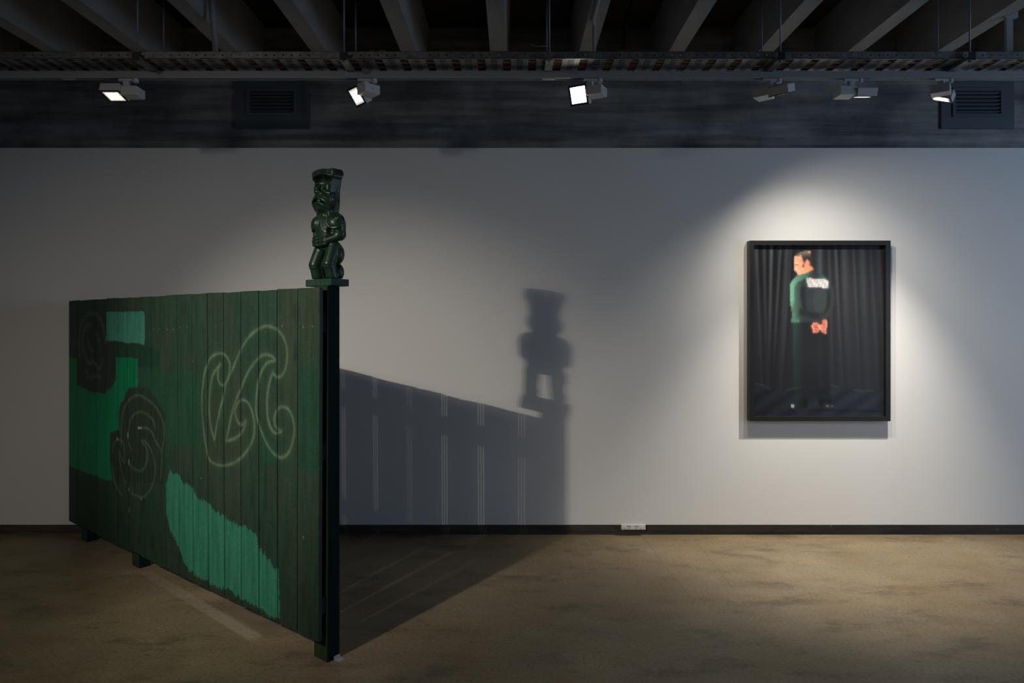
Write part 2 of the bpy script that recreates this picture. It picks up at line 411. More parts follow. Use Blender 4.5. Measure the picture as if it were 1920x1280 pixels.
def spline(pts, n=10):
    p = np.array(pts, float)
    if len(p) < 3: return p
    out = []
    for i in range(len(p) - 1):
        p0 = p[max(i - 1, 0)]; p1 = p[i]; p2 = p[i + 1]; p3 = p[min(i + 2, len(p) - 1)]
        for t in np.linspace(0, 1, n, endpoint=False):
            out.append(0.5 * ((2 * p1) + (-p0 + p2) * t + (2 * p0 - 5 * p1 + 4 * p2 - p3) * t * t + (-p0 + 3 * p1 - 3 * p2 + p3) * t ** 3))
    out.append(p[-1]); return np.array(out)

def dist_poly(pts, S, Z):
    d = np.full(S.shape, 9.0); p = np.array(pts)
    if len(p) == 1: return np.hypot(S - p[0, 0], Z - p[0, 1])
    for a, b in zip(p[:-1], p[1:]):
        lo = np.minimum(a, b) - .05; hi = np.maximum(a, b) + .05
        m = (S > lo[0]) & (S < hi[0]) & (Z > lo[1]) & (Z < hi[1])
        if not m.any(): continue
        ab = b - a; L = max(ab @ ab, 1e-9)
        t = np.clip(((S[m] - a[0]) * ab[0] + (Z[m] - a[1]) * ab[1]) / L, 0, 1)
        d[m] = np.minimum(d[m], np.hypot(S[m] - a[0] - t * ab[0], Z[m] - a[1] - t * ab[1]))
    return d

STROKES = {k: [spline(p) for p in v] for k, v in ART['S'].items()}
BOARD_TONE = rng.random(17)

def paint(S, Z, bi):
    t = BOARD_TONE[bi]
    nz = vnoise(S, Z, 7, 3.2, 1) * .6 + vnoise(S, Z, 26, 9, 2) * .4
    green = np.array((0.030, 0.074, 0.047)); brown = np.array((0.052, 0.075, 0.052)); dark = np.array((0.010, 0.034, 0.020))
    m = np.clip(nz * 1.5 - .45 + (t - .5) * .5, 0, 1)[..., None]
    C = green * (1 - m) + brown * m
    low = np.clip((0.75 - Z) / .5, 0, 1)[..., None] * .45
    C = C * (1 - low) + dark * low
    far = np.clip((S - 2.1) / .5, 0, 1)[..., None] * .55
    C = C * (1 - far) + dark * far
    # knots and mossy blotches
    kn = np.clip((vnoise(S, Z, 16, 9, 5) - .82) * 6, 0, 1)[..., None]
    C = C * (1 - .30 * kn)
    # brushy borders: each bristle ends at a slightly different height
    rag = (vnoise(S, Z, 190, 5, 3) - .5) * .022 + (vnoise(S, Z, 60, 4, 4) - .5) * .028 + (vnoise(S, Z, 14, 6, 14) - .5) * .03
    rag2 = (vnoise(S, Z, 20, 120, 6) - .5) * .012
    def lay(name, col, op=1.0, k=1.0):
        nonlocal C
        r = inside(ART['reg'][name], S + rag2 * k, Z + rag * k)
        al = op * (0.90 + .1 * vnoise(S, Z, 90, 3, 8)) * r
        C = C * (1 - al[..., None]) + np.array(col) * (0.9 + .2 * vnoise(S, Z, 60, 4, 9)[..., None]) * al[..., None]
    lay('mid', (0.018, 0.092, 0.050), .80, 1.6)
    lay('mid2', (0.012, 0.060, 0.036), .8, 1.0)
    lay('right', (0.016, 0.082, 0.042), .7, 1.2)
    lay('right2', (0.014, 0.090, 0.050), .7, 1.2)
    lay('bright', (0.001, 0.225, 0.088), 1.0, .2)
    lay('teal', (0.066, 0.305, 0.228), 1.0, .14)
    lay('charcoal', (0.025, 0.040, 0.030), .95, .6)
    lay('swirlpatch', (0.026, 0.048, 0.030), .95, .5)
    lay('stripe', (0.042, 0.260, 0.160), .97, 1.0)
    def stroke(key, col, w, soft, op):
        nonlocal C
        d = np.full(S.shape, 9.0)
        for p in STROKES[key]: d = np.minimum(d, dist_poly(p, S, Z))
        al = np.exp(-(np.maximum(d - w, 0) / soft) ** 2) * op
        al = al * (.62 + .55 * vnoise(S, Z, 22, 22, 12)) * (.80 + .3 * vnoise(S, Z, 160, 160, 13))
        al = np.clip(al, 0, 1)[..., None]
        C = C * (1 - al) + np.array(col) * al
    stroke('smudge', (0.12, 0.16, 0.13), .003, .014, .42)
    stroke('faint', (0.12, 0.20, 0.125), .001, .008, .48)
    stroke('bold', (0.20, 0.31, 0.20), .0015, .0065, .70)
    stroke('bold', (0.10, 0.17, 0.11), .006, .022, .16)
    stroke('dots', (0.40, 0.42, 0.38), .0015, .002, .9)
    stroke('drips', (0.60, 0.62, 0.58), .002, .003, .9)
    return C

E = ART['edges']                      # from the far end to the near end: (s at the top, s at the foot)
GAPS = {16: .0056, 15: .0078, 14: .0080, 13: .0066, 12: .0084, 11: .0092, 10: .0050, 9: .0070, 8: .0040, 7: .0030, 6: .004, 5: .007, 4: .008, 3: .002, 2: .004, 1: .005}
TH = 0.020
for b in range(17):
    (st0, sb0), (st1, sb1) = E[b], E[b + 1]          # st0 > st1
    g0 = GAPS.get(b, 0) / 2; g1 = GAPS.get(b + 1, 0) / 2
    ztop = 1.764 + random.uniform(-.0022, .0022); tilt = random.uniform(-.0018, .0018)
    zb0 = .113 + .020 * sb0 / 3.05 + random.uniform(-.003, .003)
    w = st0 - st1
    nc = max(4, int(w / .0055)); nr = 300
    us = np.linspace(0, 1, nc + 1); vs = np.linspace(0, 1, nr + 1)
    UU, VV = np.meshgrid(us, vs)
    lo = (sb1 + g1) * (1 - VV) + (st1 + g1) * VV; hi = (sb0 - g0) * (1 - VV) + (st0 - g0) * VV
    Sg = lo * (1 - UU) + hi * UU
    topz = ztop + tilt * (UU - .5) * 2 - .004 * (vnoise(Sg, VV * 0, 90, 1, 20 + b) > .86)
    Zg = zb0 * (1 - VV) + topz * VV
    cup = .0014 * np.cos((UU - .5) * np.pi) - .0012 * ((UU < .001) | (UU > .999))        # boards are slightly crowned with eased edges
    n = Sg.size
    P = np.zeros((n, 3))
    P[:, 0] = U.x * Sg.ravel() + N.x * cup.ravel(); P[:, 1] = U.y * Sg.ravel() + N.y * cup.ravel(); P[:, 2] = Zg.ravel()
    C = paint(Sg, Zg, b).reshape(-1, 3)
    idx = np.arange(n).reshape(nr + 1, nc + 1)
    ring = np.concatenate([idx[0, :-1], idx[:-1, -1], idx[-1, :0:-1], idx[:0:-1, 0]])
    Pb = P[ring].copy(); Pb[:, 0] -= N.x * TH; Pb[:, 1] -= N.y * TH
    V = np.vstack([P, Pb]); Cb = np.tile(np.array((0.018, 0.032, 0.022)), (len(ring), 1))
    CC = np.vstack([C, Cb])
    q = np.stack([idx[:-1, :-1], idx[1:, :-1], idx[1:, 1:], idx[:-1, 1:]], -1).reshape(-1, 4)   # faces N
    k = len(ring); nxt = np.roll(np.arange(k), -1)
    sd = np.stack([ring, ring[nxt], n + nxt, n + np.arange(k)], -1)
    faces = np.concatenate([q, sd]).tolist() + [list(range(n, n + k))]
    me = bpy.data.meshes.new('board')
    me.from_pydata(V.tolist(), [], faces)
    att = me.attributes.new('paint', 'FLOAT_COLOR', 'POINT')
    att.data.foreach_set('color', np.hstack([CC, np.ones((len(CC), 1))]).astype(np.float32).ravel())
    bmx = bmesh.new(); bmx.from_mesh(me); bmesh.ops.recalc_face_normals(bmx, faces=bmx.faces)
    bmx.to_mesh(me); bmx.free()
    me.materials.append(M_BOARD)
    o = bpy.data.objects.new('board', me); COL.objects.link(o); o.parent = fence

# rails behind the boards, posts behind the rails
def slab_on_fence(bm, s0, s1, z0, z1, d0, d1, bevel=.002):
    vs = [bm.verts.new(fp(s, z, d)) for z in (z0, z1) for s, d in ((s0, d0), (s1, d0), (s1, d1), (s0, d1))]
    fs = [bm.faces.new([vs[i] for i in f]) for f in ((0, 1, 2, 3), (4, 5, 6, 7), (0, 1, 5, 4), (1, 2, 6, 5), (2, 3, 7, 6), (3, 0, 4, 7))]
    bmesh.ops.recalc_face_normals(bm, faces=fs)
    if bevel:
        bmesh.ops.bevel(bm, geom=list({e for f in fs for e in f.edges}), offset=bevel, segments=2, affect='EDGES')

for z0, z1 in ((1.555, 1.645), (0.955, 1.035), (0.235, 0.315)):
    bm = B(); slab_on_fence(bm, 0.004, 3.03, z0, z1, TH + .0003, TH + .0247)
    obj('rail', bm, M_RAIL, fence)
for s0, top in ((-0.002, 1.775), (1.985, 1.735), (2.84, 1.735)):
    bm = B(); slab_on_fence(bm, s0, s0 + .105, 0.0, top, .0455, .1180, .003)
    for f in bm.faces:                      # one paint; faces away from the boards have shade put into their colour
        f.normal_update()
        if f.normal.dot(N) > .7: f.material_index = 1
    obj('post', bm, [M_POST_SHADE, M_POST_LIT], fence)
bm = B()
slab_on_fence(bm, -.040, -.0025, 0.0, .004, .082, .118, .001)
slab_on_fence(bm, -.0055, -.0025, 0.0, .018, .082, .118, .001)
br = obj('angle_bracket', bm, M_BRACKET, fence); br['label'] = 'small bright zinc bracket at the foot of the near post'

# ------------------------------------------------------------------ carved figure
def carve():
    h = .0024
    xs = np.arange(-.125, .125, h); ys = np.arange(-.09, .075, h); zs = np.arange(-.012, .550, h)
    X, Y, Z = np.meshgrid(xs, ys, zs, indexing='ij')
    X = X.astype(np.float32); Y = Y.astype(np.float32); Z = Z.astype(np.float32)
    AX = np.abs(X)
    def smin(a, b, k):
        t = np.clip(.5 + .5 * (b - a) / k, 0, 1); return b * (1 - t) + a * t - k * t * (1 - t)
    def smax(a, b, k): return -smin(-a, -b, k)
    def ell(c, r, x=X):
        q = np.sqrt(((x - c[0]) / r[0]) ** 2 + ((Y - c[1]) / r[1]) ** 2 + ((Z - c[2]) / r[2]) ** 2)
        return (q - 1) * min(r)
    def cap(a, b, ra, rb=None, x=X):
        rb = ra if rb is None else rb
        a = np.array(a); b = np.array(b); d = b - a
        t = np.clip(((x - a[0]) * d[0] + (Y - a[1]) * d[1] + (Z - a[2]) * d[2]) / (d @ d), 0, 1)
        return np.sqrt((x - a[0] - t * d[0]) ** 2 + (Y - a[1] - t * d[1]) ** 2 + (Z - a[2] - t * d[2]) ** 2) - (ra + (rb - ra) * t)
    def rbox(c, s, r, x=X):
        qx = np.abs(x - c[0]) - s[0] + r; qy = np.abs(Y - c[1]) - s[1] + r; qz = np.abs(Z - c[2]) - s[2] + r
        return np.sqrt(np.maximum(qx, 0) ** 2 + np.maximum(qy, 0) ** 2 + np.maximum(qz, 0) ** 2) + np.minimum(np.maximum(qx, np.maximum(qy, qz)), 0) - r
    # ---- head block: trapezoid slab, wider towards the top
    hw = np.interp(Z, [.30, .33, .365, .42, .50, .535], [.048, .054, .060, .060, .078,   .080]).astype(np.float32)
    slab = smax(smax((AX - hw) * .95, np.abs(Y - .003) - .031, .008), np.maximum(.300 - Z, Z - .523), .008)
    d = slab
    # muzzle, cheeks, jaw
    d = smin(d, ell((0, -.020, .370), (.066, .044, .056)), .010)
    d = smin(d, ell((.050, -.004, .372), (.025, .026, .038), AX), .008)
    # eye shelf and nose
    d = smin(d, rbox((0, -.014, .434), (.058, .026, .020), .010), .010)
    d = smin(d, cap((0, -.044, .448), (0, -.056, .414), .009, .013), .006)
    d = smin(d, cap((.012, -.052, .411), (.018, -.046, .409), .008, .006, AX), .004)
    # slanted brows and eye balls in sockets
    d = smax(d, -ell((.032, -.048, .436), (.019, .012, .012), AX), .003)
    d = smin(d, ell((.032, -.042, .436), (.010, .008, .008), AX), .002)
    d = smin(d, cap((.008, -.045, .447), (.054, -.036, .458), .006, .006, AX), .004)
    # crest: a brim that curls forward over a deep hollow
    rise = .012 * (1 - (X / .085) ** 2)
    brimw = np.abs(Z - (.497 + rise)) - .018
    brim = smax(smax(AX - .083, brimw, .010), np.maximum(-.020 - .028 * np.sqrt(np.clip(1 - (X / .083) ** 2, 0, 1)) - Y, Y - .034), .010)
    d = smin(d, brim, .006)
    d = smax(d, -ell((0, -.050, .470), (.074, .062, .027)), .004)
    # notched rim of the crest
    rim = .0024 * np.cos(Y * 2 * np.pi / .0105) * np.clip((AX - .062) / .01, 0, 1) * np.clip((Z - .488) / .01, 0, 1)
    d = d + rim
    d = d + .0020 * np.cos(np.sqrt((X / 1.8) ** 2 + (Z - .44) ** 2) * 2 * np.pi / .011) * (Z > .485) * (Y < -.022) * .6
    # mouth: broad downturned slot with a tongue
    ml = Z - (.374 - 9.0 * X ** 2)
    mouth = np.maximum(np.abs(ml) - .0075 * np.sqrt(np.clip(1 - (X / .050) ** 2, 0, 1)), np.maximum(AX - .048, Y + .035))
    d = smax(d, -mouth, .004)
    d = smin(d, cap((.010, -.048, .372), (.004, -.050, .335), .014, .009), .003)
    lip = np.maximum(np.abs(np.abs(ml) - .014) - .0032, np.maximum(AX - .058, Y + .030))
    d = d - .0028 * np.exp(-(np.maximum(lip, 0) / .004) ** 2) * (Y < -.028)
    # cheek spirals and shoulder spirals
    def spiral(c, n, R, pitch, depth):
        n = np.array(n, float); n /= np.linalg.norm(n)
        vx, vy, vz = AX - c[0], Y - c[1], Z - c[2]
        k = vx * n[0] + vy * n[1] + vz * n[2]
        qx, qy, qz = vx - k * n[0], vy - k * n[1], vz - k * n[2]
        r = np.sqrt(qx ** 2 + qy ** 2 + qz ** 2)
        e1 = np.cross(n, (0, 0, 1.0)); e1 /= np.linalg.norm(e1); e2 = np.cross(n, e1)
        a = np.arctan2(qx * e2[0] + qy * e2[1] + qz * e2[2], qx * e1[0] + qy * e1[1] + qz * e1[2])
        return depth * np.cos(2 * np.pi * r / pitch - a) * np.clip((R - r) / .006, 0, 1) * np.clip((k + .03) / .01, 0, 1)
    d = d + spiral((.066, -.004, .376), (.9, -.45, 0), .030, .0085, .0020)
    # jaw groove
    # ---- neck and torso
    d = smin(d, rbox((0, .004, .310), (.046, .028, .020), .012), .010)
    body = ell((0, -.006, .232), (.062, .044, .090))
    body = smin(body, ell((.054, .006, .262), (.056, .046, .054), AX), .012)
    arm = cap((.074, .010, .250), (.080, .014, .210), .034, .030, AX)
    body = smin(body, arm, .008)
    body = smax(body, -ell((.062, -.034, .222), (.016, .022, .020), AX), .006)
    fore = cap((.078, .000, .198), (.040, -.038, .178), .021, .017, AX)
    body = smin(body, fore, .005)
    body = body + spiral((.084, .000, .283), (.8, -.3, .55), .034, .0095, .0022)
    # ribs sweeping down from the neck
    rr = np.sqrt((AX - .084) ** 2 + (Z - .283) ** 2 * .8)
    body = body + .0022 * np.cos(2 * np.pi * (rr - .034) / .0165) * np.clip((rr - .034) / .006, 0, 1) * np.clip((.088 - rr) / .01, 0, 1) * (Y < .0) * np.clip((Z - .222) / .01, 0, 1) * np.clip((.325 - Z) / .01, 0, 1)
    d = smin(d, body, .006)
    # hands: three broad fingers meeting over the belly
    for i, zz in enumerate((.196, .180, .164)):
        d = smin(d, cap((.008, -.052 + .002 * i, zz - .004), (.044, -.043, zz), .0085, .0095, AX), .0025)
    # ---- hips, bent legs, buttocks
    leg = cap((.048, .004, .150), (.054, -.030, .066), .034, .031, AX)
    leg = smin(leg, cap((.054, -.026, .064), (.056, -.010, .0), .030, .029, AX), .004)
    leg = smin(leg, ell((.054, .020, .118), (.036, .032, .050), AX), .006)
    leg = smin(leg, ell((.055, .022, .030), (.032, .028, .042), AX), .005)
    leg = smax(leg, -(AX - .010 - .09 * np.clip(.13 - Z, 0, .13)), .004)
    d = smin(d, smax(leg, -(Z - 0.0), .001), .006)
    d = smin(d, ell((0, .004, .155), (.062, .036, .026)), .008)
    # knee line and adze marks
    d = d + .0016 * np.exp(-((Z - .060) / .003) ** 2) * (Y < -.02)
    d = smax(d, -(Z + .004), .001)
    # ---- surface nets
    D = d; ins = D < 0
    cnt = np.zeros(np.array(D.shape) - 1, np.int32); acc = np.zeros(cnt.shape + (3,), np.float32)
    sl = lambda o: tuple(slice(o[a], D.shape[a] - 1 + o[a]) for a in range(3))
    corners = [(i, j, k) for i in (0, 1) for j in (0, 1) for k in (0, 1)]
    for c0 in corners:
        for ax in range(3):
            if c0[ax]: continue
            c1 = list(c0); c1[ax] = 1
            a = D[sl(c0)]; b_ = D[sl(c1)]
            m = (a < 0) != (b_ < 0)
            t = np.where(m, a / np.where(m, a - b_, 1), 0)
            cnt += m
            for e in range(3):
                acc[..., e] += np.where(m, c0[e] + (t if e == ax else 0), 0)
    act = cnt > 0
    vid = -np.ones(cnt.shape, np.int64); vid[act] = np.arange(act.sum())
    base = np.argwhere(act)
    V = (base + acc[act] / cnt[act][:, None]) * h + np.array((xs[0], ys[0], zs[0]))
    F = []
    for ax in range(3):
        o1, o2 = [(1, 2), (2, 0), (0, 1)][ax]
        s0 = [slice(1, n - 1) for n in D.shape]; s0[ax] = slice(0, D.shape[ax] - 1)
        s1 = list(s0); s1[ax] = slice(1, D.shape[ax])
        a = ins[tuple(s0)]; b_ = ins[tuple(s1)]
        for m, flip in ((a & ~b_, False), (~a & b_, True)):
            p = np.argwhere(m)
            if not len(p): continue
            p[:, o1] += 1; p[:, o2] += 1
            def at(d1, d2):
                q = p.copy(); q[:, o1] -= d1; q[:, o2] -= d2
                return vid[q[:, 0], q[:, 1], q[:, 2]]
            quad = np.stack([at(1, 1), at(0, 1), at(0, 0), at(1, 0)], -1)
            F.append(quad[:, ::-1] if flip else quad)
    return V, np.concatenate(F)

M_CARVE = mat('glossy_dark_green_carving_paint', (0.012, 0.040, 0.022), 0.36, spec=0.5)
nt = NT(M_CARVE)
nt.color(nt.ramp(nt.noise(35, 4, 0.6), [(0.35, (0.008, 0.028, 0.016)), (0.7, (0.016, 0.052, 0.028))]))
M_PLINTH = wood('green_plinth_paint', None, (0.030, 0.075, 0.055), .5)

PLZ = 1.776; PLH = .034
pc = A + U * .050 - N * .083 + Vector((-.012, .045, 0))
fig = empty('carved_figure', (pc.x, pc.y, PLZ), (0, 0, math.atan2(-0.6204, 0.7843)))
tag(fig, 'dark green carved wooden figure with hands on belly, on top of the fence post', 'carving')
V, F = carve()
me = bpy.data.meshes.new('body')
me.from_pydata(V.tolist(), [], F.tolist())
me.polygons.foreach_set('use_smooth', [True] * len(me.polygons))
me.materials.append(M_CARVE)
body = bpy.data.objects.new('body', me); COL.objects.link(body); body.parent = fig
body.location.z = PLH + .0035
md = body.modifiers.new('soften', 'SMOOTH'); md.factor = .4; md.iterations = 1
bm = B(); box(bm, -.10, .10, -.054, .054, 0, PLH, .004)
obj('plinth', bm, M_PLINTH, fig)

# ------------------------------------------------------------------ framed photograph
FX0, FX1, FZ0, FZ1 = 1.7645, 2.811, .870, 2.2106
FY = 5.068; FW = .034
pic = empty('framed_photograph', ((FX0 + FX1) / 2, WALL_Y, FZ0))
tag(pic, 'large black framed photograph of a person in a green jacket hanging on the white wall', 'picture')
W2 = (FX1 - FX0) / 2; HH = FZ1 - FZ0
bm = B()
d0 = FY - WALL_Y; d1 = -.004
outer = [(-W2, 0), (W2, 0), (W2, HH), (-W2, HH)]; inner = [(-W2 + FW, FW), (W2 - FW, FW), (W2 - FW, HH - FW), (-W2 + FW, HH - FW)]
vo = [[bm.verts.new((x, y, z)) for x, z in outer] for y in (d0, d1)]
vi = [[bm.verts.new((x, y, z)) for x, z in inner] for y in (d0, d1)]
for i in range(4):
    j = (i + 1) % 4
    bm.faces.new((vo[0][i], vo[0][j], vi[0][j], vi[0][i])); bm.faces.new((vo[1][i], vi[1][i], vi[1][j], vo[1][j]))
    bm.faces.new((vo[0][i], vo[1][i], vo[1][j], vo[0][j])); bm.faces.new((vi[0][i], vi[0][j], vi[1][j], vi[1][i]))
bmesh.ops.recalc_face_normals(bm, faces=bm.faces)
obj('frame', bm, M_FRAME, pic)

def srgb(c):
    c = np.asarray(c, float) / 255.0
    return np.where(c <= .04045, c / 12.92, ((c + .055) / 1.055) ** 2.4)

def print_mesh():
    # picture plane in units of its own width (0..1) and height (0..1, from the top)
    NX, NY = 126, 164
    def curtain(u, v):
        base = np.stack([35 + 13 * (1 - v), 36 + 13 * (1 - v), 41 + 11 * (1 - v)], -1)
        f = np.zeros_like(u)
        for k, (c, w, a, sl_) in enumerate([(.03, .012, 26, .05), (.09, .010, 20, .02), (.145, .012, 38, -.03), (.215, .010, 26, -.08), (.26, .02, 16, -.05), (.30, .008, 12, -.1),
                                            (.52, .02, 22, 0), (.585, .012, 18, .03), (.635, .010, 20, .06), (.70, .03, 8, .05), (.77, .010, 14, .06), (.84, .02, 10, .05), (.90, .012, 12, .07), (.97, .01, 9, .04)]):
            cc = c + sl_ * v
            f += a * np.exp(-((u - cc) / w) ** 2) * np.clip(1.0 - v * 1.25, 0.12, 1) - .5 * a * np.exp(-((u - cc - 2.2 * w) / (1.6 * w)) ** 2) * np.clip(1 - v, .2, 1)
        f += 5 * np.sin(u * 70 + 3 * np.sin(u * 11)) * np.clip(.7 - v, 0, 1)
        col = base + np.where(f > 0, f * 1.55, f * 1.4)[..., None] * np.array((.78, .95, 1.12))
        # cloth on the floor and the fold where the curtain meets it
        hem = .835 + .018 * np.sin(u * 9) - .03 * np.exp(-((u - .05) / .08) ** 2)
        fl = np.clip((v - hem) / .008, 0, 1)[..., None]
        cloth = np.stack([35 + 4 * np.sin(u * 31 + v * 60), 38 + 4 * np.sin(u * 31 + v * 60), 45 + 4 * np.sin(u * 31 + v * 60)], -1)
        col = col * (1 - fl) + cloth * fl
        col += (14 * np.exp(-((v - hem) / .006) ** 2) * (np.sin(u * 24) > -.2))[..., None]
        col -= (9 * np.exp(-((v - .972 + .012 * (1 - u)) / .006) ** 2) * (u > .3))[..., None]
        col += (11 * np.clip((v - .45) / .5, 0, 1) * np.clip(u * 1.4 - .1, 0, 1))[..., None] * np.array((.6, .75, .95))  # bluish reflection of the room painted into the lower right
        return np.clip(col, 6, 255)
    uu, vv = np.meshgrid((np.arange(NX) + .5) / NX, (np.arange(NY) + .5) / NY)
    # the person is in coarse square cells; cell centres in the enlarged drawing coordinates below
    CX = (uu * 254 + 1416 - 1460) * 6.92; CY = (vv * 322 + 458.5 - 455) * 6.92
    cell = np.zeros((NY, NX, 3)); on = np.zeros((NY, NX), bool)
    r = np.random.default_rng(5); jit = r.normal(0, 1, (NY, NX))
    def poly(pts, col, var=4, blend=None):
        m = inside(pts, CX, CY)
        c = np.array(col, float) if not callable(col) else col(CX, CY)
        val = c + jit[..., None] * var
        cell[m] = (val if np.ndim(val) == 3 else np.broadcast_to(val, cell.shape))[m]; on[m] = True
    lerp = lambda t, a, b: np.clip(t, 0, 1)[..., None] * np.array(b, float) + (1 - np.clip(t, 0, 1))[..., None] * np.array(a, float)
    # trousers and legs, then jacket, sleeves, head, hands
    poly([(245, 1030), (700, 1030), (705, 1500), (740, 1900), (760, 2130), (600, 2130), (560, 1990), (500, 1960), (440, 1990), (430, 2150), (270, 2150), (262, 1900), (240, 1400)],
         lambda x, y: lerp((x - 240) / 150, (44, 62, 62), (32, 35, 38)) - (np.clip((y - 1500) / 500, 0, 1) * 4)[..., None], 1.5)
    poly([(200, 520), (240, 460), (300, 410), (420, 380), (520, 365), (640, 405), (720, 470), (780, 570), (800, 700), (770, 880), (700, 985), (560, 1010), (330, 1030), (215, 1025), (225, 900), (200, 800), (195, 620)],
         lambda x, y: lerp((x - 205) / 170, (84, 124, 106), (46, 51, 54)), 3)
    poly([(205, 520), (250, 450), (310, 408), (430, 380), (510, 368), (430, 440), (300, 500), (255, 560), (245, 830), (210, 830), (195, 620)],
         lambda x, y: lerp((x - 190) / 260 + np.clip((y - 650) / 900, 0, 1), (124, 178, 150), (56, 92, 84)), 7)
    poly([(228, 890), (262, 890), (275, 985), (320, 990), (320, 1025), (215, 1025)], (70, 118, 102), 8)
    poly([(580, 405), (640, 405), (700, 460), (600, 450)], (52, 80, 76), 4)
    poly([(540, 600), (690, 600), (690, 800), (640, 900), (540, 900), (500, 750)], (51, 59, 60), 2)
    poly([(345, 560), (400, 560), (400, 760), (430, 880), (380, 880), (340, 720)], (36, 37, 40), 2)
    poly([(700, 600), (745, 620), (740, 800), (690, 900), (640, 930), (690, 820)], (35, 36, 40), 2)
    poly([(330, 845), (640, 925), (560, 985), (330, 930)], (37, 39, 43), 2)
    # hair: dark crop, paler where lit on top
    poly([(262, 150), (330, 105), (440, 92), (478, 98), (478, 150), (508, 230), (505, 320), (440, 210), (370, 170), (262, 168)],
         lambda x, y: lerp((y - 115) / 70, (138, 118, 98), (46, 48, 50)), 6)
    poly([(258, 160), (350, 150), (378, 230), (400, 235), (425, 205), (455, 230), (470, 290), (515, 325), (500, 350), (455, 365), (410, 385), (320, 405), (292, 405), (292, 380), (258, 345), (250, 250)],
         lambda x, y: lerp((x - 250) / 240, (247, 196, 160), (226, 140, 98)), 10)
    poly([(360, 180), (395, 215), (392, 300), (365, 320), (375, 240)], (110, 70, 54), 8)
    poly([(272, 262), (310, 262), (310, 278), (272, 278)], (176, 112, 84), 6)
    poly([(436, 88), (476, 88), (476, 118), (436, 108)], (236, 160, 120), 6)
    # lettering block on the back, too coarse to read
    stripe = lambda x, y: np.repeat((186 + 26 * np.sin(x * .11) * np.sin(x * .037 + y * .05) + 10 * np.sin(x * .31))[..., None], 3, -1)
    poly([(415, 446), (706, 468), (714, 580), (600, 572), (432, 566), (430, 520)], stripe, 8)
    poly([(480, 1080), (510, 1030), (560, 1018), (600, 1060), (625, 1060), (640, 990), (690, 995), (705, 1060), (690, 1100), (686, 1176), (640, 1170), (600, 1120), (575, 1165), (500, 1168), (500, 1110)],
         lambda x, y: lerp((np.sin(x * .06) * .5 + .5), (222, 140, 116), (184, 106, 88)), 12)
    poly([(520, 1080), (570, 1080), (570, 1100), (520, 1100)], (120, 66, 56), 6)
    # shoes with pale flashes
    poly([(215, 2095), (275, 2080), (295, 2140), (420, 2165), (420, 2195), (300, 2195), (230, 2160)], (40, 43, 50), 4)
    poly([(210, 2100), (250, 2100), (250, 2150), (210, 2150)], (168, 172, 180), 14)
    poly([(640, 2085), (770, 2100), (770, 2140), (690, 2150), (640, 2120)], (48, 50, 57), 6)
    poly([(690, 2115), (715, 2115), (715, 2135), (690, 2135)], (150, 150, 158), 10)
    poly([(755, 2115), (778, 2115), (778, 2135), (755, 2135)], (140, 142, 150), 10)
    # each cell averages what lies around it, so the mosaic melts into the curtain at its edges
    def blur(A, n):
        for _ in range(n):
            P_ = np.pad(A, ((1, 1), (1, 1)) + ((0, 0),) * (A.ndim - 2), mode='edge')
            A = (P_[:-2, 1:-1] + P_[2:, 1:-1] + P_[1:-1, :-2] + P_[1:-1, 2:] + 2 * P_[1:-1, 1:-1]) / 6
        return A
    onw = on.astype(float); al1 = blur(onw, 1); cb = blur(cell * onw[..., None], 4) / np.maximum(blur(onw, 4), 1e-6)[..., None]
    keep = np.clip((cell.max(-1) - 110) / 60, 0, 1)      # bright cells stay crisp
    darkleg = np.clip((CY - 1150) / 300, 0, 1)          # trousers sink into the dark curtain
    alpha = np.clip(al1 * 1.15 - .08, 0, 1) * (1 - .45 * darkleg * (CY < 2040))
    cell = alpha[..., None] * ((.25 + .45 * keep)[..., None] * cell * onw[..., None] + cb * (1 - (.25 + .45 * keep)[..., None] * onw[..., None])) + (1 - alpha[..., None]) * curtain(uu, vv)
    on = alpha > .03
    # vertices: one quad per cell so colours can stay flat inside the figure and smooth in the curtain
    gx = np.arange(NX + 1) / NX; gy = np.arange(NY + 1) / NY
    iw = FX1 - FX0 - 2 * FW; ih = HH - 2 * FW
    PX, PZ = np.meshgrid(-W2 + FW + gx * iw, FW + (1 - gy) * ih)
    Vv = np.stack([PX, np.full_like(PX, FY - WALL_Y + .036), PZ], -1).reshape(-1, 3)
    id_ = np.arange(Vv.shape[0]).reshape(NY + 1, NX + 1)
    Q = np.stack([id_[1:, :-1], id_[1:, 1:], id_[:-1, 1:], id_[:-1, :-1]], -1).reshape(-1, 4)
    cu, cv = np.meshgrid(gx, gy)
    CC = curtain(cu, cv).reshape(-1, 3)[Q.ravel()].reshape(-1, 4, 3)
    onf = on.ravel()
    CC[onf] = cell.reshape(-1, 3)[onf][:, None, :]
    lin = srgb(np.clip(CC, 0, 255))
    # the backing board behind the print gives it thickness
    nv = len(Vv); bk = Vv[[id_[0, 0], id_[0, -1], id_[-1, -1], id_[-1, 0]]] + np.array((0, .006, 0))
    me = bpy.data.meshes.new('photo_print')
    me.from_pydata(np.vstack([Vv, bk]).tolist(), [], Q.tolist() + [[nv, nv + 1, nv + 2, nv + 3]])
    att = me.attributes.new('ink', 'FLOAT_COLOR', 'CORNER')
    data = np.ones((len(Q) * 4 + 4, 4), np.float32); data[:len(Q) * 4, :3] = lin.reshape(-1, 3); data[len(Q) * 4:, :3] = .02
    att.data.foreach_set('color', data.ravel())
    return me

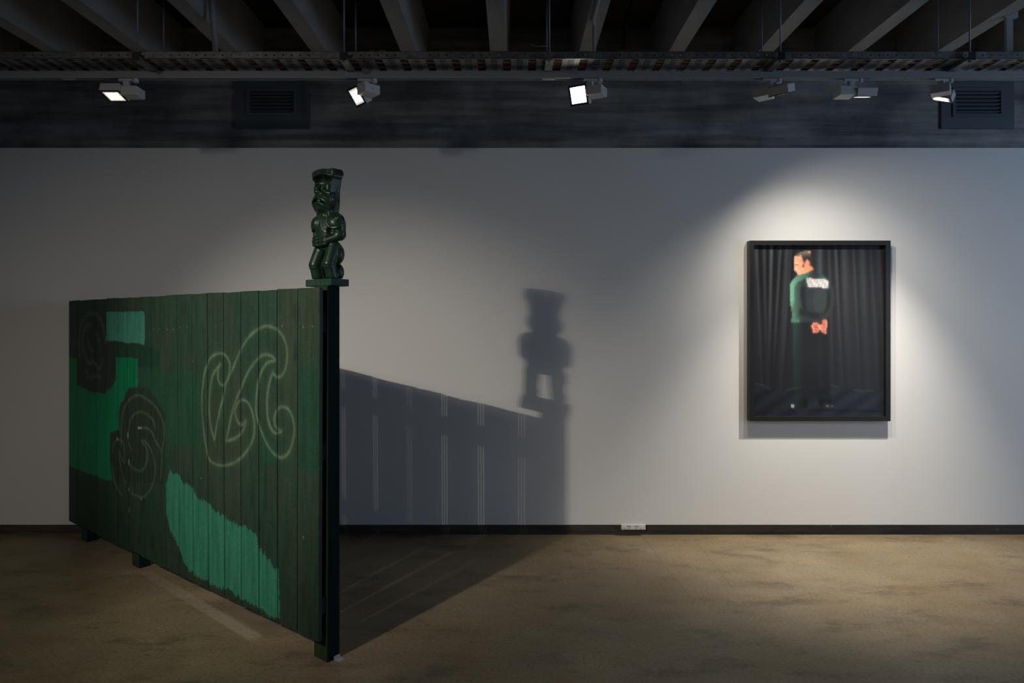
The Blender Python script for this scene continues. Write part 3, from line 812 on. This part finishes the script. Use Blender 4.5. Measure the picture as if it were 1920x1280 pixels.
M_PRINT = mat('photographic_print', (.05, .05, .05), .30, spec=.35)
nt = NT(M_PRINT); a_ = nt.n.new('ShaderNodeAttribute'); a_.attribute_name = 'ink'; nt.color(a_.outputs['Color'])
me = print_mesh(); me.materials.append(M_PRINT)
pr = bpy.data.objects.new('photo_print', me); COL.objects.link(pr); pr.parent = pic

# ------------------------------------------------------------------ lighting track
TRY, TRT, TRB = 4.10, 3.112, 3.070
track = empty('lighting_track', (0, TRY, TRB))
tag(track, 'long pale grey lighting track running under the cable tray', 'lighting track')
bm = B()
h_ = TRT - TRB
box(bm, -6.5, 6.5, 0, .0045, .0, h_); box(bm, -6.5, 6.5, .0335, .038, 0, h_); box(bm, -6.5, 6.5, .0045, .0335, h_ - .006, h_)
box(bm, -6.5, 6.5, .0045, .010, .0, .003); box(bm, -6.5, 6.5, .028, .0335, .0, .003)
obj('track_profile', bm, M_TRACK, track)
for x0, x1 in ((-2.72, -2.66), (0.17, .24), (-2.73 + .63, -2.73 + .65)):
    if x1 - x0 < .03: continue
    bm = B(); box(bm, x0 + .01, x1 + .02, .006, .032, -.004, .012, .002)
    obj('joint_cover', bm, M_TRACK, track)

# ------------------------------------------------------------------ track spotlights
def spotlight(x, pan, tilt, label, hot=False, drop=.0, mirror=1, hl=.118):
    """adapter under the track, short stem, driver box and a lamp head side by side on a horizontal axis"""
    t = empty('track_spotlight', (x, TRY + .019, TRB - .0005))
    tag(t, label, 'spotlight', 'spotlights on the lighting track')
    bm = B(); box(bm, -.045, .040, -.013, .013, -.016, .0, .003)
    obj('track_adapter', bm, M_LAMP, t)
    bm = B(); tube(bm, [(.055, 0, -.0), (.055, 0, -.022)], .016, 16); obj('locking_knob', bm, M_LAMP, t)
    R = Matrix.Rotation(pan, 4, 'Z')
    bm = B(); box(bm, -.016, .016, -.016, .016, -.055 - drop, -.014, .004, R); obj('stem', bm, M_LAMP, t)
    zc = -.055 - drop - .027
    D0 = .005; m = mirror
    bm = B(); a, b = sorted((m * (-.01), m * (.086))); box(bm, a, b, -.05, .05, zc - .026, zc + .026, .002, R)
    dr = obj('driver_box', bm, M_LAMP, t)
    bm = B(); M2 = R @ Matrix.Translation((m * .0865, 0, zc)) @ Matrix.Rotation(math.pi / 2, 4, 'Y'); tube(bm, [(0, 0, -.0005), (0, 0, .0015)], .003, 10)
    for v in bm.verts: v.co = M2 @ v.co
    obj('screw', bm, M_BLACK, dr)
    # head: local box, emission along -Y before tilting, tilt pitches it down
    T = R @ Matrix.Translation((m * (-.012 - hl / 2), .0, zc)) @ Matrix.Rotation(tilt, 4, 'X')
    hw, hh, th = hl / 2, .060, .026
    bm = B()
    # housing with an open front
    box(bm, -hw, hw, -th + .004, th, -hh, hh, .002, T)
    hd = obj('lamp_head', bm, M_LAMP, t)
    bm = B()
    for a0, a1, c0, c1 in ((-hw, hw, hh - .013, hh), (-hw, hw, -hh, -hh + .013), (-hw, -hw + .012, -hh + .013, hh - .013), (hw - .012, hw, -hh + .013, hh - .013)):
        box(bm, a0, a1, -th, -th + .004, c0, c1, 0, T)
    obj('bezel', bm, M_BLACK, hd)
    bm = B(); box(bm, -hw + .012, hw - .012, -th + .0015, -th + .004, -hh + .013, hh - .013, 0, T)
    obj('lens', bm, M_LENS_HOT if hot else M_LENS, hd)
    if not hot:
        for ix in (-1, 0, 1):
            for iz in (-1, 0, 1):
                bm = B(); tube(bm, [(ix * .026, -th + .0016, iz * .024), (ix * .026, -th + .0004, iz * .024)], .0125, 12)
                for v in bm.verts: v.co = T @ v.co
                obj('led', bm, M_LED, hd)
    aim = (T.to_3x3() @ Vector((0, -1, 0))).normalized(); pos = Vector(t.location) + T @ Vector((0, -th - .012, 0))
    return t, pos, aim

rad = math.radians
spotlight(-2.325, rad(0), rad(76), 'grey track spotlight furthest left, glowing lens tipped towards the floor')
spotlight(-.885, rad(-48), rad(36), 'grey track spotlight aimed left and outwards above the carved figure', drop=-.005)
_, p3, a3 = spotlight(.475, rad(-28), rad(22), 'glaring track spotlight shining straight out beside the middle hanger', hot=True)
_, p4, a4 = spotlight(1.555, rad(138), rad(72), 'grey track spotlight turned to the wall, left of the two above the picture')
_, p5, a5 = spotlight(2.045, rad(180), rad(74), 'grey track spotlight squarely facing the wall just above the framed picture')
_, p6, a6 = spotlight(2.590, rad(233), rad(70), 'grey track spotlight with lit underside in front of the right air vent', drop=-.005)

# ------------------------------------------------------------------ cable tray
TY0, TY1, TZ0 = 3.95, 4.20, 3.128
tray = empty('cable_tray', (0, TY0, TZ0))
tag(tray, 'perforated steel cable tray with slotted rungs hanging from the ceiling', 'cable tray')
def side_rail(y, lipdir, name='side_rail'):
    # upright strip with a row of round holes and a small lip top and bottom
    bm = B(); z0, z1 = 0, .042; r = .0055; step = .05; x = -6.0
    zc = .020
    k = 8
    for i in range(240):
        xa, xb = x + i * step, x + (i + 1) * step; xm = (xa + xb) / 2
        c = [bm.verts.new((px, y, pz)) for px, pz in ((xa, z0), (xm, z0), (xb, z0), (xb, zc), (xb, z1), (xm, z1), (xa, z1), (xa, zc))]
        ang = [225, 270, 315, 0, 45, 90, 135, 180]
        hh_ = [bm.verts.new((xm + r * math.cos(rad(a)), y, zc + r * math.sin(rad(a)))) for a in ang]
        for j in range(8):
            bm.faces.new((c[j], c[(j + 1) % 8], hh_[(j + 1) % 8], hh_[j]))
    bmesh.ops.remove_doubles(bm, verts=bm.verts, dist=.0002)
    box(bm, -6, 6, min(y, y + lipdir * .012), max(y, y + lipdir * .012), z1 - .0015, z1)
    box(bm, -6, 6, min(y, y + lipdir * .012), max(y, y + lipdir * .012), z0, z0 + .0015)
    o = obj(name, bm, M_GALV, tray)
    md = o.modifiers.new('gauge', 'SOLIDIFY'); md.thickness = .0012
    return o
side_rail(0, 1); side_rail(TY1 - TY0, -1)
rung = None
for i in range(-27, 28):
    x = .045 + .15 * i
    if rung is None:
        bm = B(); L = TY1 - TY0
        w = .052
        box(bm, -w, -.019, 0, L, .0018, .0034); box(bm, .019, w, 0, L, .0018, .0034)
        y = .0
        for q in range(14):
            yy = L * q / 13.0
            box(bm, -.019, .019, max(0, yy - .0045), min(L, yy + .0045), .0018, .0034)
        box(bm, -w, -w + .0015, 0, L, .0018, .014); box(bm, w - .0015, w, 0, L, .0018, .014)
        rung = obj('rung', bm, M_GALV, tray); o = rung
    else:
        o = rung.copy(); COL.objects.link(o); o.parent = tray
    o.location.x = x

# cables lying on the rungs
for y, r, col, word, where in ((3.985, .008, (.012, .012, .012), 'thick black', 'along the near side of the cable tray'), (4.02, .006, (.30, .16, .02), 'dull yellow', 'in the cable tray beside the thick black one'),
                               (4.045, .006, (.16, .03, .02), 'dark red', 'down the middle of the cable tray'), (4.075, .007, (.05, .03, .018), 'brown', 'in the cable tray next to the dark red one'),
                               (4.11, .006, (.28, .11, .02), 'orange', 'in the cable tray towards the wall side'), (4.15, .009, (.02, .02, .022), 'fat charcoal', 'along the wall side of the cable tray')):
    m_ = mat(word.replace(' ', '_') + '_cable_sheath', col, .5)
    bm = B(); pts = []
    for i in range(61):
        x = -5.9 + 11.8 * i / 60
        pts.append((x, y + .006 * math.sin(x * 2.1 + y * 90), TZ0 + .0036 + r))
    tube(bm, pts, r, 8)
    o = obj('cable', bm, m_, None, True)
    tag(o, word + ' cable lying ' + where, 'cable', 'cables in the tray')

# hangers: two threaded rods, a channel under the tray and a clamp
HL = ['leftmost rod hanger under the tray, next to the leftmost spotlight', 'steel rod hanger holding the tray near the left air vent side of the carved figure', 'middle rod hanger with a bright clamp, left of the glaring spotlight',
      'steel rod hanger holding the tray above the spotlight turned right at the wall', 'rightmost rod hanger holding the tray above the right air vent']
HL[1] = 'steel rod hanger holding the tray just above the second spotlight from the left'
for i, x in enumerate((-2.155, -.967, .215, 1.544, 2.634)):
    t = empty('rod_hanger', (x, TY0, TZ0))
    tag(t, HL[i], 'hanger', 'hangers holding the cable tray')
    for y in (-.022, .272):
        bm = B(); tube(bm, [(0, y, -.030), (0, y, SLAB_Z - TZ0 + .002)], .0048, 8); obj('threaded_rod', bm, M_ROD, t, True)
    bm = B(); box(bm, -.021, .021, -.040, .290, -.022, -.002); obj('channel', bm, M_GALV, t)
    bm = B(); box(bm, -.020, .020, -.044, -.0405, -.024, .022, .001)
    obj('clamp', bm, M_GALV if i == 2 else M_BLACK, t)
    bm = B(); tube(bm, [(0, -.022, -.031), (0, -.022, -.023)], .009, 6); obj('nut', bm, M_GALV, t)

# ------------------------------------------------------------------ air vents on the concrete wall
def vent(x0, x1, z0, z1, a0, a1, b0, b1, label):
    y = WALL_Y + .15
    t = empty('air_vent', ((x0 + x1) / 2, y, z0)); tag(t, label, 'air vent')
    ox = (x0 + x1) / 2
    bm = B(); th = .016
    for p in ((x0, x1, z0, b0), (x0, x1, b1, z1), (x0, a0, b0, b1), (a1, x1, b0, b1)):
        box(bm, p[0] - ox, p[1] - ox, -th, -.0005, p[2] - z0, p[3] - z0)
    obj('cover_panel', bm, M_VENT, t)
    bm = B(); f = .024
    for p in ((a0 - f, a1 + f, b0 - f, b0), (a0 - f, a1 + f, b1, b1 + f), (a0 - f, a0, b0, b1), (a1, a1 + f, b0, b1)):
        box(bm, p[0] - ox, p[1] - ox, -th - .010, -th - .0002, p[2] - z0, p[3] - z0)
    fr = obj('grille_frame', bm, M_VENT, t)
    bm = B(); box(bm, a0 - ox, a1 - ox, -.004, -.001, b0 - z0, b1 - z0); obj('duct_opening', bm, M_VOID, t)
    n = 6
    for k in range(n):
        zc = b0 - z0 + (b1 - b0) * (k + .5) / n
        bm = B(); box(bm, a0 - ox, a1 - ox, -.011, .011, -.001, .001, 0, Matrix.Translation((0, -th, zc)) @ Matrix.Rotation(rad(-38), 4, 'X')); obj('louvre', bm, M_VENT, fr)
vent(-2.134, -1.562, 3.098, 3.46, -2.020, -1.680, 3.218, 3.380, 'dark grille air vent on the concrete wall at left, between two spotlights')
vent(3.310, 3.873, 3.098, 3.46, 3.418, 3.765, 3.210, 3.385, 'blue grey louvred air vent at the right end of the concrete wall')

# ------------------------------------------------------------------ conduits and small ceiling things
def conduit(name, pts, r, m, label, cat, bands=()):
    t = empty(name, pts[-1]); tag(t, label, cat)
    o_ = Vector(pts[-1])
    bm = B(); tube(bm, [Vector(p) - o_ for p in pts], r, 12); obj('pipe', bm, m, t, True)
    for p, q in bands:
        bm = B(); tube(bm, [Vector(p) - o_, Vector(q) - o_], r * 1.35, 12); obj('coupling', bm, m, t, True)
conduit('conduit', [(-1.93, 4.28, SLAB_Z), (-1.885, 4.28, 3.60), (-1.850, 4.28, 3.20)], .017, M_PVC, 'thick grey conduit dropping from the ceiling behind the tray on the left', 'pipe')
conduit('conduit', [(.508, 3.1, 3.498), (.508, 4.28, 3.498), (.520, 4.34, 3.49), (.523, 4.35, 3.45), (.523, 4.35, 3.19)], .012, M_PVC, 'thin grey conduit running along a ceiling beam then dropping near the glaring spotlight', 'pipe',
        [((.508, 4.24, 3.498), (.508, 4.28, 3.498))])
conduit('conduit', [(.86, 3.4, 3.86), (.86, 5.0, 3.86), (.86, 5.2, 3.84), (.86, 5.26, 3.70)], .012, M_BLACK, 'thin dark conduit fixed flat under the ceiling slab right of the middle', 'pipe')
st = empty('steel_strut', (3.10, 4.26, SLAB_Z)); tag(st, 'short pale steel strut hanging from the ceiling at far right', 'strut')
bm = B(); box(bm, -.020, .020, -.01, .01, -.73, -.0)
obj('channel', bm, M_PVC, st)
bm = B(); box(bm, -.03, .05, -.012, .012, -.38, -.345); obj('cleat', bm, M_PVC, st)
hk = empty('ceiling_hook', (-.975, 3.35, 3.19)); tag(hk, 'small white hook hanging by a wire at the top edge', 'hook')
bm = B(); tube(bm, [(0, 0, .69), (0, 0, .025)], .0015, 6); obj('wire', bm, M_ROD, hk)
bm = B(); tube(bm, [(.0, 0, .028), (.008, 0, .02), (.009, 0, .010), (.0, 0, .004), (-.008, 0, .008)], .003, 8); tube(bm, [(0, 0, .030), (0, 0, .024)], .007, 10); obj('hook_end', bm, M_SOCKET, hk)
for nm, pts, lab in (('loose_wire', [(-.88, 4.0, 3.172), (-.85, 4.0, 3.183), (-.815, 4.0, 3.195), (-.80, 4.0, 3.172), (-.775, 4.0, 3.193), (-.745, 4.0, 3.192), (-.725, 4.0, 3.172)], 'loose pale wire sticking up from the tray left of the middle'),
                     ('loose_wire', [(.10, 4.0, 3.235), (.15, 4.0, 3.218), (.205, 3.96, 3.205)], 'loose pale wire tied across to the middle rod hanger')):
    bm = B(); tube(bm, pts, .0022, 6); o = obj(nm, bm, M_PVC, None, True); tag(o, lab, 'wire')

# ------------------------------------------------------------------ power outlet under the wall
so = empty('power_outlet', (.911, WALL_Y + .0185, .049)); tag(so, 'small white double power outlet under the white wall', 'power outlet')
bm = B(); box(bm, -.0905, .0905, -.030, 0, 0, .036, .003); obj('socket_plate', bm, M_SOCKET, so)
for sx_ in (-.035, .022):
    for hx, hz, w_ in ((-.008, .026, .003), (.008, .026, .003), (0, .012, .003)):
        bm = B(); box(bm, sx_ + hx - w_, sx_ + hx + w_, -.0308, -.0298, hz - .004, hz + .004); obj('socket_slot', bm, M_BLACK, so)
for sx_ in (-.062, .060):
    bm = B(); box(bm, sx_ - .010, sx_ + .010, -.033, -.0298, .010, .022, .001); obj('switch', bm, M_SOCKET, so)

# light given off by the fixtures on the track
for p, e, tgt, ang in ((p4, 57, (2.75, 4.80, 1.387), 105), (p5, 57, (2.23, 4.80, 1.387), 105), (p6, 272, (2.448, 4.591, 1.437), 70)):
    spot_light('track_lamp_light', p, tgt, e, ang, 1.0, (1.0, .92, .80), .018)
spot_light('track_lamp_light', p3, p3 + a3, 6, 60, 1.0, WARM, .02)
